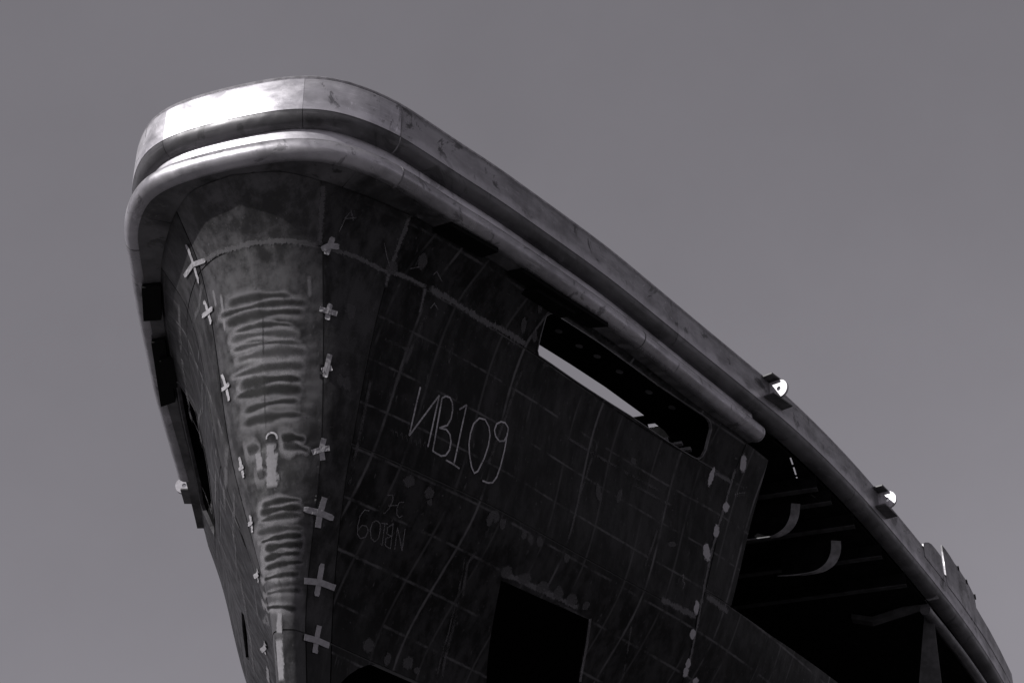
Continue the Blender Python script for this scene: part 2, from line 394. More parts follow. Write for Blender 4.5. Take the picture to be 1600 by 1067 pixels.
def mat_band(name, dark, light, metal, rough, patch=1.0, edge=0.0):
    k = M(name); x, y, z = k.sep()
    zr = k.math('ADD', k.math('SUBTRACT', z, Z0), k.math('SUBTRACT', k.math('MULTIPLY', k.math('MULTIPLY', y, y), .01028), k.math('MULTIPLY', y, .00864)))
    big = k.noise(1.7, 5, .6, dist=.8); mid = k.noise(5, 5, .6, dist=.5); fine = k.noise(120, 3, .6); sm = k.noise(6, 5, .6, stretch=(1, 1, 2.6), dist=.3)
    f = k.math('ADD', k.math('MULTIPLY', big, .5), k.math('MULTIPLY', mid, .25)); f = k.math('ADD', f, k.math('MULTIPLY', sm, .25))
    c = k.mix(k.step(f, .36, .64), G(dark), G(light))
    sm2 = k.noise(3.4, 6, .68, dist=1.6)
    c = k.mix(k.math('MULTIPLY', k.step(sm2, .57, .63), .65*patch), c, G(dark*.4))
    c = k.mix(k.math('MULTIPLY', k.step(k.noise(9, 6, .7, dist=2.0), .62, .68), .5*patch), c, G(light*1.35))
    c = k.mix(k.math('MULTIPLY', k.step(k.noise(60, 4, .7), .66, .72), .3), c, G(dark*.4))
    c = k.mix(k.math('MULTIPLY', k.step(k.noise(5, 5, .7, stretch=(1, 1, 16)), .58, .66), .3), c, G(light*1.5))
    c = k.mix(k.math('MULTIPLY', k.step(k.noise(4, 5, .7, stretch=(1.3, 1.3, 13)), .60, .68), .35), c, G(dark*.45))
    if edge:
        ed = k.step(k.math('ADD', zr, k.math('MULTIPLY', k.math('SUBTRACT', k.noise(7, 5, .65), .5), .16)), .33, .39, 1, 0)
        c = k.mix(k.math('MULTIPLY', ed, edge), c, G(light*1.5))
        tp = k.step(k.math('ADD', zr, k.math('MULTIPLY', k.math('SUBTRACT', k.noise(9, 5, .65), .5), .06)), .50, .525)
        c = k.mix(k.math('MULTIPLY', tp, edge*.7), c, G(dark*.6))
    rg = k.step(k.noise(4, 5, .65, dist=.8), .35, .65, rough-.10, rough+.12)
    k.bump(k.math('ADD', k.noise(2.6, 3, .5), k.math('MULTIPLY', fine, .02)), .35, .03)
    return k.fin(c, rg, metal, .5)
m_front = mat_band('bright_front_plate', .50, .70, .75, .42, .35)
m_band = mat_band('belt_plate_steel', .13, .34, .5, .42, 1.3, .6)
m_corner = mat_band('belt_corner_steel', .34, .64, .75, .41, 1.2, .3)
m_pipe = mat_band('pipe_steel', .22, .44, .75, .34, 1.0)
m_pipef = mat_band('sunlit_pipe_steel', .30, .56, .75, .40, .9)  # front length: sun highlight put into a paler pipe colour
m_roll = mat_band('rolled_edge_steel', .045, .12, .35, .38, .7)
m_shelf = mat_band('shelf_steel', .02, .13, .0, .55, 1.0)
def mat_plain(name, v, rough=.6, metal=0, var=.35, sc=12, spec=.5):
    k = M(name); f = k.noise(sc, 5, .6); k.bump(k.noise(60, 3, .6), .15, .004)
    return k.fin(k.mix(k.step(f, .35, .65), G(v*(1-var)), G(v*(1+var))), rough, metal, spec)
m_in = mat_plain('shade_black_inside', .005, .9, spec=.05)  # near-black: the shade inside the hull is put into the colour
m_weld = mat_plain('weld_bead', .012, .5)
m_weldl = mat_plain('ground_weld_bead', .22, .45, .3)
m_weldd = mat_plain('dull_weld_bead', .10, .5, .2)
m_lug = mat_plain('bare_lug_plate', .42, .4, .4, .15, 30)
m_wing = mat_plain('lug_wing_steel', .06, .5)
m_tape = mat_plain('masking_tape', .30, .75, 0, .12, 40)
m_rimtop = mat_plain('worn_rim_steel', .38, .4, .6, .2, 20)
m_rim = mat_plain('slot_rim_steel', .10, .45, .2)
m_flange = mat_plain('flange_primer', .15, .6)
m_black = mat_plain('shade_black_pad', .003, .7, spec=.08)  # shadow under the shelf carried by a near-black colour
m_flange2 = mat_plain('beam_flange_steel', .035, .8, spec=.2)  # paler than the beams: their lit lower edges are put into the colour
m_flange3 = mat_plain('side_web_steel', .045, .6)
m_pale = mat_plain('sunlit_pale_plate', .75, .5, 0, .1)  # pale colour stands in for sunlight on the added plate
def mat_mark(name, v, kind, amount=1.0, rough=.6, spec=.2):
    k = M(name); u, v_, _ = k.uv()
    e = k.math('MULTIPLY', k.math('ABSOLUTE', k.math('SUBTRACT', v_, .5)), 2.0); l = k.math('MULTIPLY', k.math('ABSOLUTE', k.math('SUBTRACT', u, .5)), 2.0)
    if kind == 'chalk':
        f = k.math('MULTIPLY', k.step(k.noise(95, 4, .75), .30, .52, .35, 1.0), k.step(k.noise(9, 3, .6), .3, .6, .5, 1.0)); f = k.math('MULTIPLY', f, amount)
    elif kind == 'scuff':                       # ragged grinder strokes along a weld
        cx = k.n('ShaderNodeCombineXYZ'); k.l(k.math('MULTIPLY', u, 55.0), cx.inputs[0]); k.l(k.math('MULTIPLY', v_, 2.2), cx.inputs[1])
        nz = k.math('ADD', k.math('MULTIPLY', k.noise(1.0, 4, .7, vec=cx.outputs[0]), .8), k.math('MULTIPLY', k.noise(14, 4, .6), .45))
        f = k.step(k.math('SUBTRACT', nz, k.math('MULTIPLY', e, .5)), .36, .48); f = k.math('MULTIPLY', f, k.math('MULTIPLY', k.step(l, .9, 1, 1, 0), amount))
    elif kind == 'dab':                         # a daub with a ragged round edge
        rr = k.math('SQRT', k.math('ADD', k.math('POWER', e, 2.0), k.math('POWER', l, 2.0)))
        f = k.step(k.math('ADD', rr, k.math('MULTIPLY', k.math('SUBTRACT', k.noise(38, 4, .6), .5), .9)), .62, .9, 1, 0); f = k.math('MULTIPLY', f, amount)
    elif kind == 'soot':                        # soft heat-line stripe
        ee = k.math('ADD', k.math('POWER', e, 2.0), k.math('POWER', l, 8.0))
        ee = k.math('ADD', ee, k.math('MULTIPLY', k.math('SUBTRACT', k.noise(17, 5, .65), .5), 1.0))
        oi = k.n('ShaderNodeObjectInfo')
        f = k.math('MULTIPLY', k.step(ee, -.1, .95, 1, 0), k.step(oi.outputs['Random'], 0, 1, amount*.6, amount))
    elif kind == 'line':
        f = k.math('MULTIPLY', k.step(e, .2, 1, 1, 0), k.math('MULTIPLY', k.step(k.noise(9, 4, .65), .36, .6), amount))
        f = k.math('MULTIPLY', f, k.step(l, .85, 1, 1, 0))
    elif kind == 'run':
        f = k.math('MULTIPLY', k.step(k.math('ADD', e, k.math('MULTIPLY', k.math('SUBTRACT', k.noise(26, 5, .65, stretch=(1, 1, .35)), .5), 2.4)), .5, .95, 1, 0), amount)
        f = k.math('MULTIPLY', f, k.step(l, .8, 1, 1, 0))
    k.cut(f)
    return k.fin(k.mix(k.noise(60, 3, .6), G(v*.75), G(v*1.25)), rough, 0, spec)
m_chalk = mat_mark('chalk_stroke', .42, 'chalk', 1.0)
m_chalk2 = mat_mark('faint_chalk_stroke', .24, 'chalk', .5)
m_scuff = mat_mark('grinder_scuffs', .12, 'scuff', .7)
m_scuffd = mat_mark('dull_grinder_scuffs', .12, 'scuff', .75)
m_dab = mat_mark('primer_daub', .36, 'dab', .92)
m_dabd = mat_mark('dull_daub', .075, 'dab', .65)
m_soot = mat_mark('heat_line_soot', .007, 'soot', .95)
m_scribe = mat_mark('scribed_centre_line', .02, 'line', .6)
m_halo = mat_mark('heat_halo_and_sheen', .24, 'soot', .72)  # pale heat halo, brightened to paint the highlights between ripples
m_line = mat_mark('stiffener_ghost', .08, 'line', .65)
m_linel = mat_mark('pale_stiffener_ghost', .12, 'line', .6)
m_chalk3 = mat_mark('very_faint_chalk', .14, 'chalk', .3)
m_run = mat_mark('paint_run', .22, 'run', .9)

# ------------------------------------------------------------------ ground
k = M('yard_concrete'); f = k.noise(.35, 6, .6)
m_ground = k.fin(k.mix(k.step(f, .35, .65), G(.09), G(.14)), .85)
bm = bmesh.new(); bmesh.ops.create_grid(bm, x_segments=40, y_segments=40, size=1500)
me = bpy.data.meshes.new('ground'); bm.to_mesh(me); bm.free(); me.materials.append(m_ground)
gr = bpy.data.objects.new('ground', me); col.objects.link(gr); setp(gr, 'concrete yard ground below the ship', 'ground', kind='structure')

# ------------------------------------------------------------------ ship
ship = empty('ship_bow', None, (0, 0, 0))
setp(ship, 'unfinished dark steel ship bow with heavy rounded fender belt', 'ship')
FRONT = 0.42
# ---- fender belt
beltE = empty('fender_belt', ship)
def rng(a, b, st=.04):
    n = max(2, int(abs(b-a)/st)); return [a+(b-a)*i/n for i in range(n+1)]
SP = s_at(3.93)                                # the pipe ends here
SB = s_at(12.4)
cuts_r = [-.40, .46, 1.03, s_at(2.9), s_at(5.0), s_at(7.35), SB]
def band_prof(): 
    return [(.056, .315), (.058, .337), (.058, .527), (.054, .539), (.044, .545), (.028, .545), (.028, .337), (.033, .315)]
def band_piece(t0, t1, mat, up=0.0):
    g = .0007
    return sweep('band_plate', rng(t0+g, t1-g), band_prof(), mat, beltE)
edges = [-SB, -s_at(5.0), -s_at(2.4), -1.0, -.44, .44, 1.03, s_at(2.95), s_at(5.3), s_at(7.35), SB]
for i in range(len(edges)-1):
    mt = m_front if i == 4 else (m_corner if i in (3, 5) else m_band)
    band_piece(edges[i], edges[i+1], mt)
# rounded rim along the top
rim = [(.038+.017*math.cos(q*math.pi/4), .5555+.012*math.sin(q*math.pi/4)) for q in range(8)]
sweep('top_rim', rng(-SB, SB, .04), rim, m_rimtop, beltE)
# rolled lower edge of the band
arc = [(.053-.085*(1-math.cos(q*math.pi/2/9)), .313-.080*math.sin(q*math.pi/2/9)) for q in range(10)]
roll = arc+[(-.06, .233), (-.06, .247), (-.04, .247)]+[(p[0]-.012*(1 if i > 3 else .6), p[1]+.012) for i, p in list(enumerate(arc))[::-1]]
for i in range(len(edges)-1):
    sweep('rolled_edge', rng(edges[i]+.0015, edges[i+1]-.0015), roll, m_roll, beltE)
# recessed web between roll and pipe
sweep('recess_web', rng(-s_at(3.25), SP), [(-.026, .04), (-.026, .234), (-.045, .234), (-.045, .04)], m_corner, beltE)
# lower pipe in welded lengths
def pipe(t0, t1, name='pipe', r=.066, zc=.058, dc=.006, mat=m_pipe, par=beltE):
    pr = [(dc+r*math.cos(q*math.pi/14), zc+r*math.sin(q*math.pi/14)) for q in range(28)]
    return sweep(name, rng(t0+.0015, t1-.0015), pr, mat, par)
pe = [-s_at(3.25), -s_at(2.2), -1.15, 1.05, s_at(2.55), SP]
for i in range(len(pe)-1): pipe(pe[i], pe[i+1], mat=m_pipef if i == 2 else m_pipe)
pipe(s_at(6.78), SB, 'pipe', .045, .055, -.03, m_roll)
# weld rings on band and pipe
for t in (1.03,):
    o = sweep('weld_seam', rng(t-.004, t+.004, .004), [(.0595, .317), (.0595, .527), (.048, .527), (.048, .317)], m_weldl, beltE)
    sweep('weld_seam', rng(t-.004, t+.004, .004), [(p[0]+.0015, p[1]-.0015) for p in arc]+[(p[0]-.004, p[1]+.004) for p in arc[::-1]], m_weldl, beltE)
for t, mw in ((1.05, m_weldl), (s_at(2.55), m_weldd), (-1.15, m_weldd)):
    pr = [(.006+.0678*math.cos(q*math.pi/14), .058+.0678*math.sin(q*math.pi/14)) for q in range(28)]
    sweep('weld_seam', rng(t-.004, t+.004, .004), pr, mw, beltE)
# inner face of the belt
sweep('inner_web', rng(-SB, SB, .08), [(-.10, .250), (-.10, .535), (-.112, .535), (-.112, .250)], m_in, beltE)
sweep('top_plate', rng(-SB, SB, .08), [(.027, .530), (.027, .541), (-.13, .541), (-.13, .530)], m_band, beltE)

# ---- shelf plate under the belt
def shelf_strip(u0, u1, name, mat):
    us = rng(u0, u1, .04); vs = []; fs = []
    for u in us:
        p = S(u, 0.0); au = abs(u)
        lo, hi = 0.0, SMAX
        # nearest belt station for this girth
        tt = np.linspace(0, SP+.3, 400); ab = np.interp(tt, _T, _A); bb = np.interp(tt, _T, _B)
        kk = int(np.argmin((ab-p.y)**2+(bb-abs(p.x))**2)); t = tt[kk]*(1 if u >= 0 else -1)
        q = belt(t, .004, -.004); nin = (p-q); nin.z = 0; nin.normalize()
        pin = p+nin*.03; pin.z = q.z
        for dz in (0.0, .014): vs += [q+Vector((0, 0, dz)), pin+Vector((0, 0, dz))]
    n = 4
    for i in range(len(us)-1):
        a, b = i*4, (i+1)*4
        fs += [(a, b, b+1, a+1), (a+2, a+3, b+3, b+2), (a, a+2, b+2, b), (a+1, b+1, b+3, a+3)]
    fs += [(0, 1, 3, 2), tuple(len(vs)-4+k for k in (0, 2, 3, 1))]
    return recalc(mesh(name, vs, fs, mat, ship))
UE = 6.80
for a, b in ((-UE, -4.2), (-4.2, -1.25), (-1.25, 1.25), (1.25, 4.0), (4.0, UE)):
    shelf_strip(a+.004, b-.004, 'shelf_plate', m_shelf)

# ---- shell plating
def px2uv(pts): return [hit(*p) for p in pts]
joint = px2uv([(1156, 712), (1145, 742), (1128, 800), (1108, 868), (1098, 930), (1083, 990), (1072, 1062)])
ju = float(np.mean([q[0] for q in joint]))
cutedge = px2uv([(1199, 722), (1190, 752), (1165, 850), (1139, 957)]); lowedge = px2uv([(1139, 957), (1200, 988), (1255, 1025), (1308, 1064)])
slot_px = [(851, 499), (853, 493), (860, 489), (868, 490), (880, 497), (940, 536), (1030, 602), (1096, 646), (1106, 653), (1111, 661), (1112, 671), (1104, 702), (1098, 713), (1091, 718), (1082, 716), (1056, 702), (984, 650), (897, 598), (848, 566), (841, 556), (839, 548), (841, 538)]
slot = px2uv(slot_px)
UJ = 6.76
slot = [(q[0], min(q[1], .988)) for q in slot]
rect_px = [(783, 906), (921, 968), (917, 1000), (905, 1066), (900, 1100), (753, 1100), (760, 1066)]
d_hole = px2uv(rect_px)
l_hole = [h for h in px2uv([(377, 955), (381, 960), (386, 990), (389, 1031), (384, 1026), (379, 985)]) if h]
arc_px = [(533, 1066), (545, 1054), (560, 1044), (576, 1038), (592, 1037), (612, 1040), (640, 1050), (680, 1066), (690, 1080), (600, 1110), (530, 1080)]
arc_hole = px2uv(arc_px)

sp = [shell('stem_plate', [(-1, 0), (1, 0), (1, 1), (-1, 1)], m_stemtop, ship),
      shell('stem_plate', [(-1, 1), (1, 1), (1, 3), (-1, 3)], m_stem, ship, du=.07, dv=.013),
      shell('stem_plate', [(-1, 3), (1, 3), (1, 5), (-1, 5)], m_stem, ship)]
side_r = {}
for sg in (1, -1):
    def mir(l): return [(sg*a, b) for a, b in l]
    shell('knuckle_plate', mir([(1, 0), (2, 0), (2, 1), (1, 1)]), m_knuckle, ship)
    shell('knuckle_plate', mir([(1, 1), (2, 1), (2, 3), (1, 3)]), m_knuckle, ship)
    shell('knuckle_plate', mir([(1, 3), (2, 3), (2, 5), (1, 5)]), m_knuckle, ship)
    a = shell('side_plate', mir([(2, 0), (UJ, 0), (UJ, 1), (2, 1)]), m_hull, ship, [mir(slot)], du=.12)
    b = shell('side_plate', mir([(2, 1), (UJ, 1), (UJ+.05, 2), (2, 2)]), m_hull, ship, du=.12)
    c = shell('side_plate', mir([(2, 2), (UJ+.05, 2), (UJ+.4, 3), (2, 3)]), m_hull, ship, [d_hole if sg > 0 else l_hole], du=.12)
    d = shell('side_plate', mir([(2, 3), (UJ+.4, 3), (UJ+1, 5), (2, 5)]), m_hull, ship, [mir(arc_hole)] if sg > 0 else [], du=.12)
    side_r[sg] = (a, b, c, d)
    # narrow plates from the block joint to the raw cut edge, then the low shell that runs on aft
    shell('side_plate', mir([(UJ, .03), (7.02, .03), (7.05, 1.0), (7.075, 1.80), (UJ+.045, 1.80), (UJ, 1)]), m_hull, ship, du=.12)
    shell('side_plate', mir([(UJ+.045, 1.80), (7.075, 1.80), (7.4, 1.795), (7.9, 1.74), (8.6, 1.70), (9.6, 1.7), (9.6, 3), (UJ+.4, 3), (UJ+.05, 2)]), m_hull, ship, du=.12)
    shell('side_plate', mir([(UJ+.4, 3), (9.6, 3), (9.6, 5), (UJ+1, 5)]), m_hull, ship, du=.2, dv=.2)
    # recessed weld seams behind the plate gaps
    for ln in ([(1, 0), (1, 5)], [(2, 0), (2, 5)], [(0, 1), (3.8, 1)], [(6.45, 1), (7.04, 1)], [(2, 2), (UJ+.05, 2)], [(0, 3), (9, 3)], [(UJ, .03), (UJ, 1), (UJ+.05, 2), (UJ+.4, 3), (UJ+1, 5)], [(UJ+.045, 1.8), (7.07, 1.8)]):
        seam('weld_seam', mir(ln), .03, m_weld, ship)
    seam('weld_seam', mir([(3.8, 1.006), (6.45, 1.006)]), .024, m_weld, ship)
    # flat-bar rim welded into the slot
    L = mir(dens(slot, .12, .1)); cu = sum(p[0] for p in L)/len(L); cv = sum(p[1] for p in L)/len(L); n = len(L)
    rings = [[], [], [], []]; Cc = S(cu, cv)
    for q in L:
        p, nn, _, _ = SN(*q)
        i_ = L.index(q); tg = (S(*L[(i_+1) % n])-S(*L[i_-1])).normalized(); ins = nn.cross(tg).normalized()
        if ins.dot(Cc-p) < 0: ins = -ins
        for r_, (io, do) in zip(rings, ((0, .005), (.006, .005), (.006, -.02), (0, -.02))): r_.append(p+ins*io+nn*do)
    vs = sum(rings, []); fs = [(k*n+i, k*n+(i+1) % n, ((k+1) % 4)*n+(i+1) % n, ((k+1) % 4)*n+i) for k in range(4) for i in range(n)]
    recalc(mesh('slot_rim', vs, fs, m_rim, side_r[sg][0]))
    # doubler pads under the shelf, their shadow put into the black colour
    for poly in ([(222, 444), (252, 441), (253, 494), (225, 496)], [(237, 530), (258, 526), (275, 622), (252, 630)]):
        pts = [on_sheer(x, y, -.008) for x, y in poly]
        if sg > 0: pts = [Vector((-p.x, p.y, p.z)) for p in pts]
        prism('doubler_pad', pts, Vector((0, 0, -.03)), m_black, ship)
    pts = [on_sheer(x, y, -.04) for x, y in [(250, 559), (272, 555), (278, 600), (254, 603)]]
    if sg > 0: pts = [Vector((-p.x, p.y, p.z)) for p in pts]
    prism('doubler_pad', pts, Vector((0, 0, -.03)), m_black, ship)

# ---- inside of the bow: stringer, deck, light-blocking walls, beams
ZD = .185
def belt_d(p):                                  # inboard distance from the belt outline
    tt = np.linspace(0, 12, 2400); ab = np.interp(tt, _T, _A); bb = np.interp(tt, _T, _B)
    dd = (ab-p.y)**2+(bb-abs(p.x))**2; kk = int(np.argmin(dd)); return tt[kk], math.sqrt(dd[kk])
wl = [belt_d(on_sheer(x, y, ZD)) for x, y in ((841, 536), (897, 571), (950, 606), (999, 642))]
wt = [p[0] for p in wl]; ww = [p[1] for p in wl]
AD = on_sheer(992, 650.5, ZD).y                 # forward edge of the deck
TD = s_at(AD)
for sg in (1, -1):
    vs = []; fs = []; ts = rng(0.0, TD+.6, .06)
    for t in ts:
        wd = float(np.interp(t, wt, ww))
        for d, z in ((-.03, ZD), (-wd, ZD), (-wd, ZD+.012), (-.03, ZD+.012)): vs.append(belt(sg*t, d, z))
    for i in range(len(ts)-1):
        for k in range(4): fs.append((i*4+k, (i+1)*4+k, (i+1)*4+(k+1) % 4, i*4+(k+1) % 4))
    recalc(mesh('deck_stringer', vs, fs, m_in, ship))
for cx, cy in ((873, 518), (905, 541), (933, 557), (968, 581), (1014, 613), (1050, 637)):  # pale discs stand in for lightening holes in the stringer
    prism('hole_disc', [on_sheer(cx+6*math.cos(q), cy+3*math.sin(q)+1.2*math.cos(q), ZD-.006) for q in np.linspace(0, 2*math.pi, 12, endpoint=False)], Vector((0, 0, .003)), m_flange, ship)
edge = [belt(t, -.055, 0) for t in rng(TD, SB, .2)]
outl = [(p.x, p.y) for p in edge]+[(-p.x, p.y) for p in edge[::-1]]
hole_px = [(1012, 664), (1028, 662), (1044, 673), (1051, 682), (1055, 696), (1056, 715), (1040, 712), (1020, 690)]
holes = []
h1 = [on_sheer(x, y, ZD) for x, y in hole_px]; holes.append([(p.x, p.y) for p in h1])
def slit(a, b, w):
    p, q = on_sheer(*a, ZD), on_sheer(*b, ZD); t = (q-p).normalized(); s = Vector((-t.y, t.x, 0))*w/2
    return [((p+s).x, (p+s).y), ((q+s).x, (q+s).y), ((q-s).x, (q-s).y), ((p-s).x, (p-s).y)]
for a, b in (((1235, 716), (1239, 728)), ((1240, 731), (1244, 744)), ((1244.5, 746), (1247, 753)), ((1249, 755), (1255, 763)), ((1256, 765), (1261, 772))):
    holes.append(slit(a, b, .012))
pts, fs = cdt(dens(outl, .3, .3), holes, .4, .4)
n = len(pts); vs = [Vector((x, y, Z0+sheer(y)+ZD+.006)) for x, y in pts]+[Vector((x, y, Z0+sheer(y)+ZD+.014)) for x, y in pts]
cnt = {(f[i], f[(i+1) % len(f)]) for f in fs for i in range(len(f))}
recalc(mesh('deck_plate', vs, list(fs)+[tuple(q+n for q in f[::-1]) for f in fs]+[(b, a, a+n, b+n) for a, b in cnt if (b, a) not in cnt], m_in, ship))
# an added plate over the deck opening, made pale to read as sunlit
hc = sum(h1, Vector())/len(h1)
box('sunlit_plate', hc+Vector((-.10, .30, .16)), Vector((.30, 0, 0)), Vector((0, .006, 0)), Vector((0, 0, .13)), m_pale, ship)
# added unseen walls and lower deck that block light from the hold
for (x, y, in_, sx, sz) in ((1068, 700, .16, .012, .05), (1085, 708, .10, .05, .012), (1078, 700, .14, .05, .01)):
    hh = hit(x, y); p, nn, _, _ = SN(*hh)
    box('slot_bracket', p-nn*in_+Vector((0, 0, .02)), Vector((sx, 0, 0)), Vector((0, .02, 0)), Vector((0, 0, sz)), m_flange, ship, .002)
def light_wall(a, name='light_block_wall'):
    L = []
    for z in np.linspace(-1.3, .12, 12):
        # half breadth of the shell at this height
        best = min(((abs(S(u, v).y-a)+abs(S(u, v).z-Z0-z), S(u, v).x) for u in np.arange(5.5, 9.8, .05) for v in (np.arange(0, 2.05, .1))), key=lambda q: q[0])[1]
        L.append((best-.03, z))
    pts = [Vector((b, a, Z0+z)) for b, z in L]+[Vector((-b, a, Z0+z)) for b, z in L[::-1]]
    return prism(name, pts, Vector((0, .012, 0)), m_in, ship)
light_wall(3.92)
prism('light_block_wall', [Vector((0, 3.95, Z0-1.45)), Vector((0, 11.8, Z0-1.45)), Vector((0, 11.8, Z0+sheer(11.8)+ZD)), Vector((0, 8, Z0+sheer(8)+ZD)), Vector((0, 6, Z0+sheer(6)+ZD)), Vector((0, 3.95, Z0+sheer(3.95)+ZD))], Vector((.012, 0, 0)), m_in, ship)
prism('light_block_wall', [Vector((x, 9.6, Z0+z)) for x, z in ((-3.3, -.6), (-2.6, -2.5), (2.6, -2.5), (3.3, -.6), (3.3, -.62), (-3.3, -.62))][:4], Vector((0, .012, 0)), m_in, ship)
ld = [S(u, 2.06)-SN(u, 2.06)[1]*.03 for u in rng(-9.5, 9.5, .1)]
n = len(ld); mid = Z0-1.45
recalc(mesh('light_block_deck', [Vector((p.x, p.y, p.z)) for p in ld]+[Vector((p.x, p.y, p.z+.012)) for p in ld], [tuple(range(n)), tuple(range(n, 2*n))[::-1]]+[(i, (i+1) % n, n+(i+1) % n, n+i) for i in range(n)], m_in, ship))
# deck beams seen from below through the open side
for px in ((1287, 741), (1305, 763), (1345, 800), (1388, 848), (1425, 893)):
    p = on_sheer(px[0], px[1], ZD); a = p.y; zb = Z0+sheer(a)+ZD; w_ = belt_d(p)[1]; bx = float(np.interp(a, _A, _B))-.05
    box('deck_beam', (bx/2, a, zb-.05), Vector((bx/2, 0, 0)), Vector((0, .005, 0)), Vector((0, 0, .05)), m_in, ship)
    box('beam_flange', (bx/2, a+.02, zb-.104), Vector((bx/2, 0, 0)), Vector((0, .03, 0)), Vector((0, 0, .004)), m_flange2, ship)
def web_frame(px, a, ex):
    a = on_sheer(px[-1][0], px[-1][1], ZD).y-.22   # cant frame end with a rounded corner and a face flat
    cv = [on_aft(x, y, a) for x, y in px]; X = np.linspace(0, len(cv)-1, 26)
    f = [pchip(range(len(cv)), [p[i] for p in cv]) for i in (0, 2)]
    C_ = [Vector((f[0](x), a, f[1](x))) for x in X]; vs = []; fs = []
    for i, p in enumerate(C_):
        t = (C_[min(i+1, len(C_)-1)]-C_[max(i-1, 0)]).normalized(); nn = Vector((-t.z, 0, t.x))
        vs += [p, p+ex, p+ex+nn*.008, p+nn*.008]
    for i in range(len(C_)-1):
        for k in range(4): fs.append((i*4+k, (i+1)*4+k, (i+1)*4+(k+1) % 4, i*4+(k+1) % 4))
    fs += [(0, 1, 2, 3), tuple(len(vs)-4+k for k in (3, 2, 1, 0))]
    e = recalc(mesh('web_flange', vs, fs, m_flange, ship, None, False)); e.data.polygons.foreach_set('use_smooth', [True]*len(e.data.polygons)); e.data.set_sharp_from_angle(angle=R(40))
    top = C_[-1]; zt = Z0+sheer(a)+ZD
    bt = [p+ex*.5 for p in C_]; top = bt[-1]
    prism('web_frame', bt+[Vector((top.x, top.y, zt)), Vector((bt[0].x, top.y, zt))], Vector((0, .01, 0)), m_in, ship)
web_frame([(1140, 846), (1170, 843), (1200, 839), (1216, 833), (1229, 821), (1236, 804), (1238, 786)], 5.3, Vector((.055, .03, 0)))
web_frame([(1215, 900), (1245, 898), (1268, 894), (1286, 885), (1296, 872), (1300, 857), (1300, 844)], 6.0, Vector((.065, .03, 0)))
# lower stringer and the side web further aft
A7 = 6.95
col_ = [on_aft(x, y, A7) for x, y in ((1446, 938), (1457, 950), (1474, 1090), (1434, 1090))]
prism('side_web', col_, Vector((0, .02, 0)), m_flange3, ship)
st = [on_aft(x, y, A7) for x, y in ((1330, 958), (1362, 963), (1447, 936), (1447, 944), (1362, 971), (1330, 966))]
prism('stringer', st, Vector((0, .1, 0)), m_flange3, ship)
br = [on_aft(x, y, A7) for x, y in ((1441, 905), (1452, 915), (1468, 934), (1450, 938), (1443, 930))]
prism('pipe_bracket', br, Vector((0, .015, 0)), m_flange, ship)

# ---- raised bulwark plate with notches, far right
def on_wall(px, py):
    d = ray(px, py); best = None
    ts = np.linspace(.3, SB, 1500); P = [plan(float(t)) for t in ts[::3]]; ts3 = ts[::3]
    last = None
    for t, (a, b, na, nb) in zip(ts3, P):
        a += na*.038; b += nb*.038
        f_ = (b-CAM.x)*d.y-(a-CAM.y)*d.x
        if last is not None and f_*last[0] < 0:
            k = last[0]/(last[0]-f_); aa = last[1]+(a-last[1])*k; tt = last[2]+(t-last[2])*k
            lam = (aa-CAM.y)/d.y; return float(tt), CAM.z+d.z*lam-Z0-sheer(aa-0)
        last = (f_, a, t)
def raised(pxs, mat):
    tz = [on_wall(*p) for p in pxs]; vs = []; fs = []
    for t, z in tz:
        for d, zz in ((.062, .46), (.062, max(z, .47)), (.049, max(z, .47)), (.049, .46)): vs.append(belt(t, d, zz))
    for i in range(len(tz)-1):
        for k in range(4): fs.append((i*4+k, (i+1)*4+k, (i+1)*4+(k+1) % 4, i*4+(k+1) % 4))
    fs += [(0, 1, 2, 3), tuple(len(vs)-4+k for k in (3, 2, 1, 0))]
    recalc(mesh('bulwark_plate', vs, fs, mat, ship))
raised([(1442, 849), (1445, 847), (1450, 847), (1455, 850), (1461, 857), (1470, 869)], m_band)
raised([(1471, 851), (1476, 857), (1483, 867), (1491, 880), (1496, 886), (1502, 896), (1511, 909), (1522, 931), (1523, 946), (1533, 963), (1546, 985), (1562, 1015), (1580, 1052)], m_band)
for px in ((1497, 888), (1510, 909), (1523, 932)):
    t, z = on_wall(*px); p = belt(t, .055, z)
    box('edge_clip', p, Vector((.012, 0, 0)), Vector((0, .02, 0)), Vector((0, 0, .018)), m_in, ship)

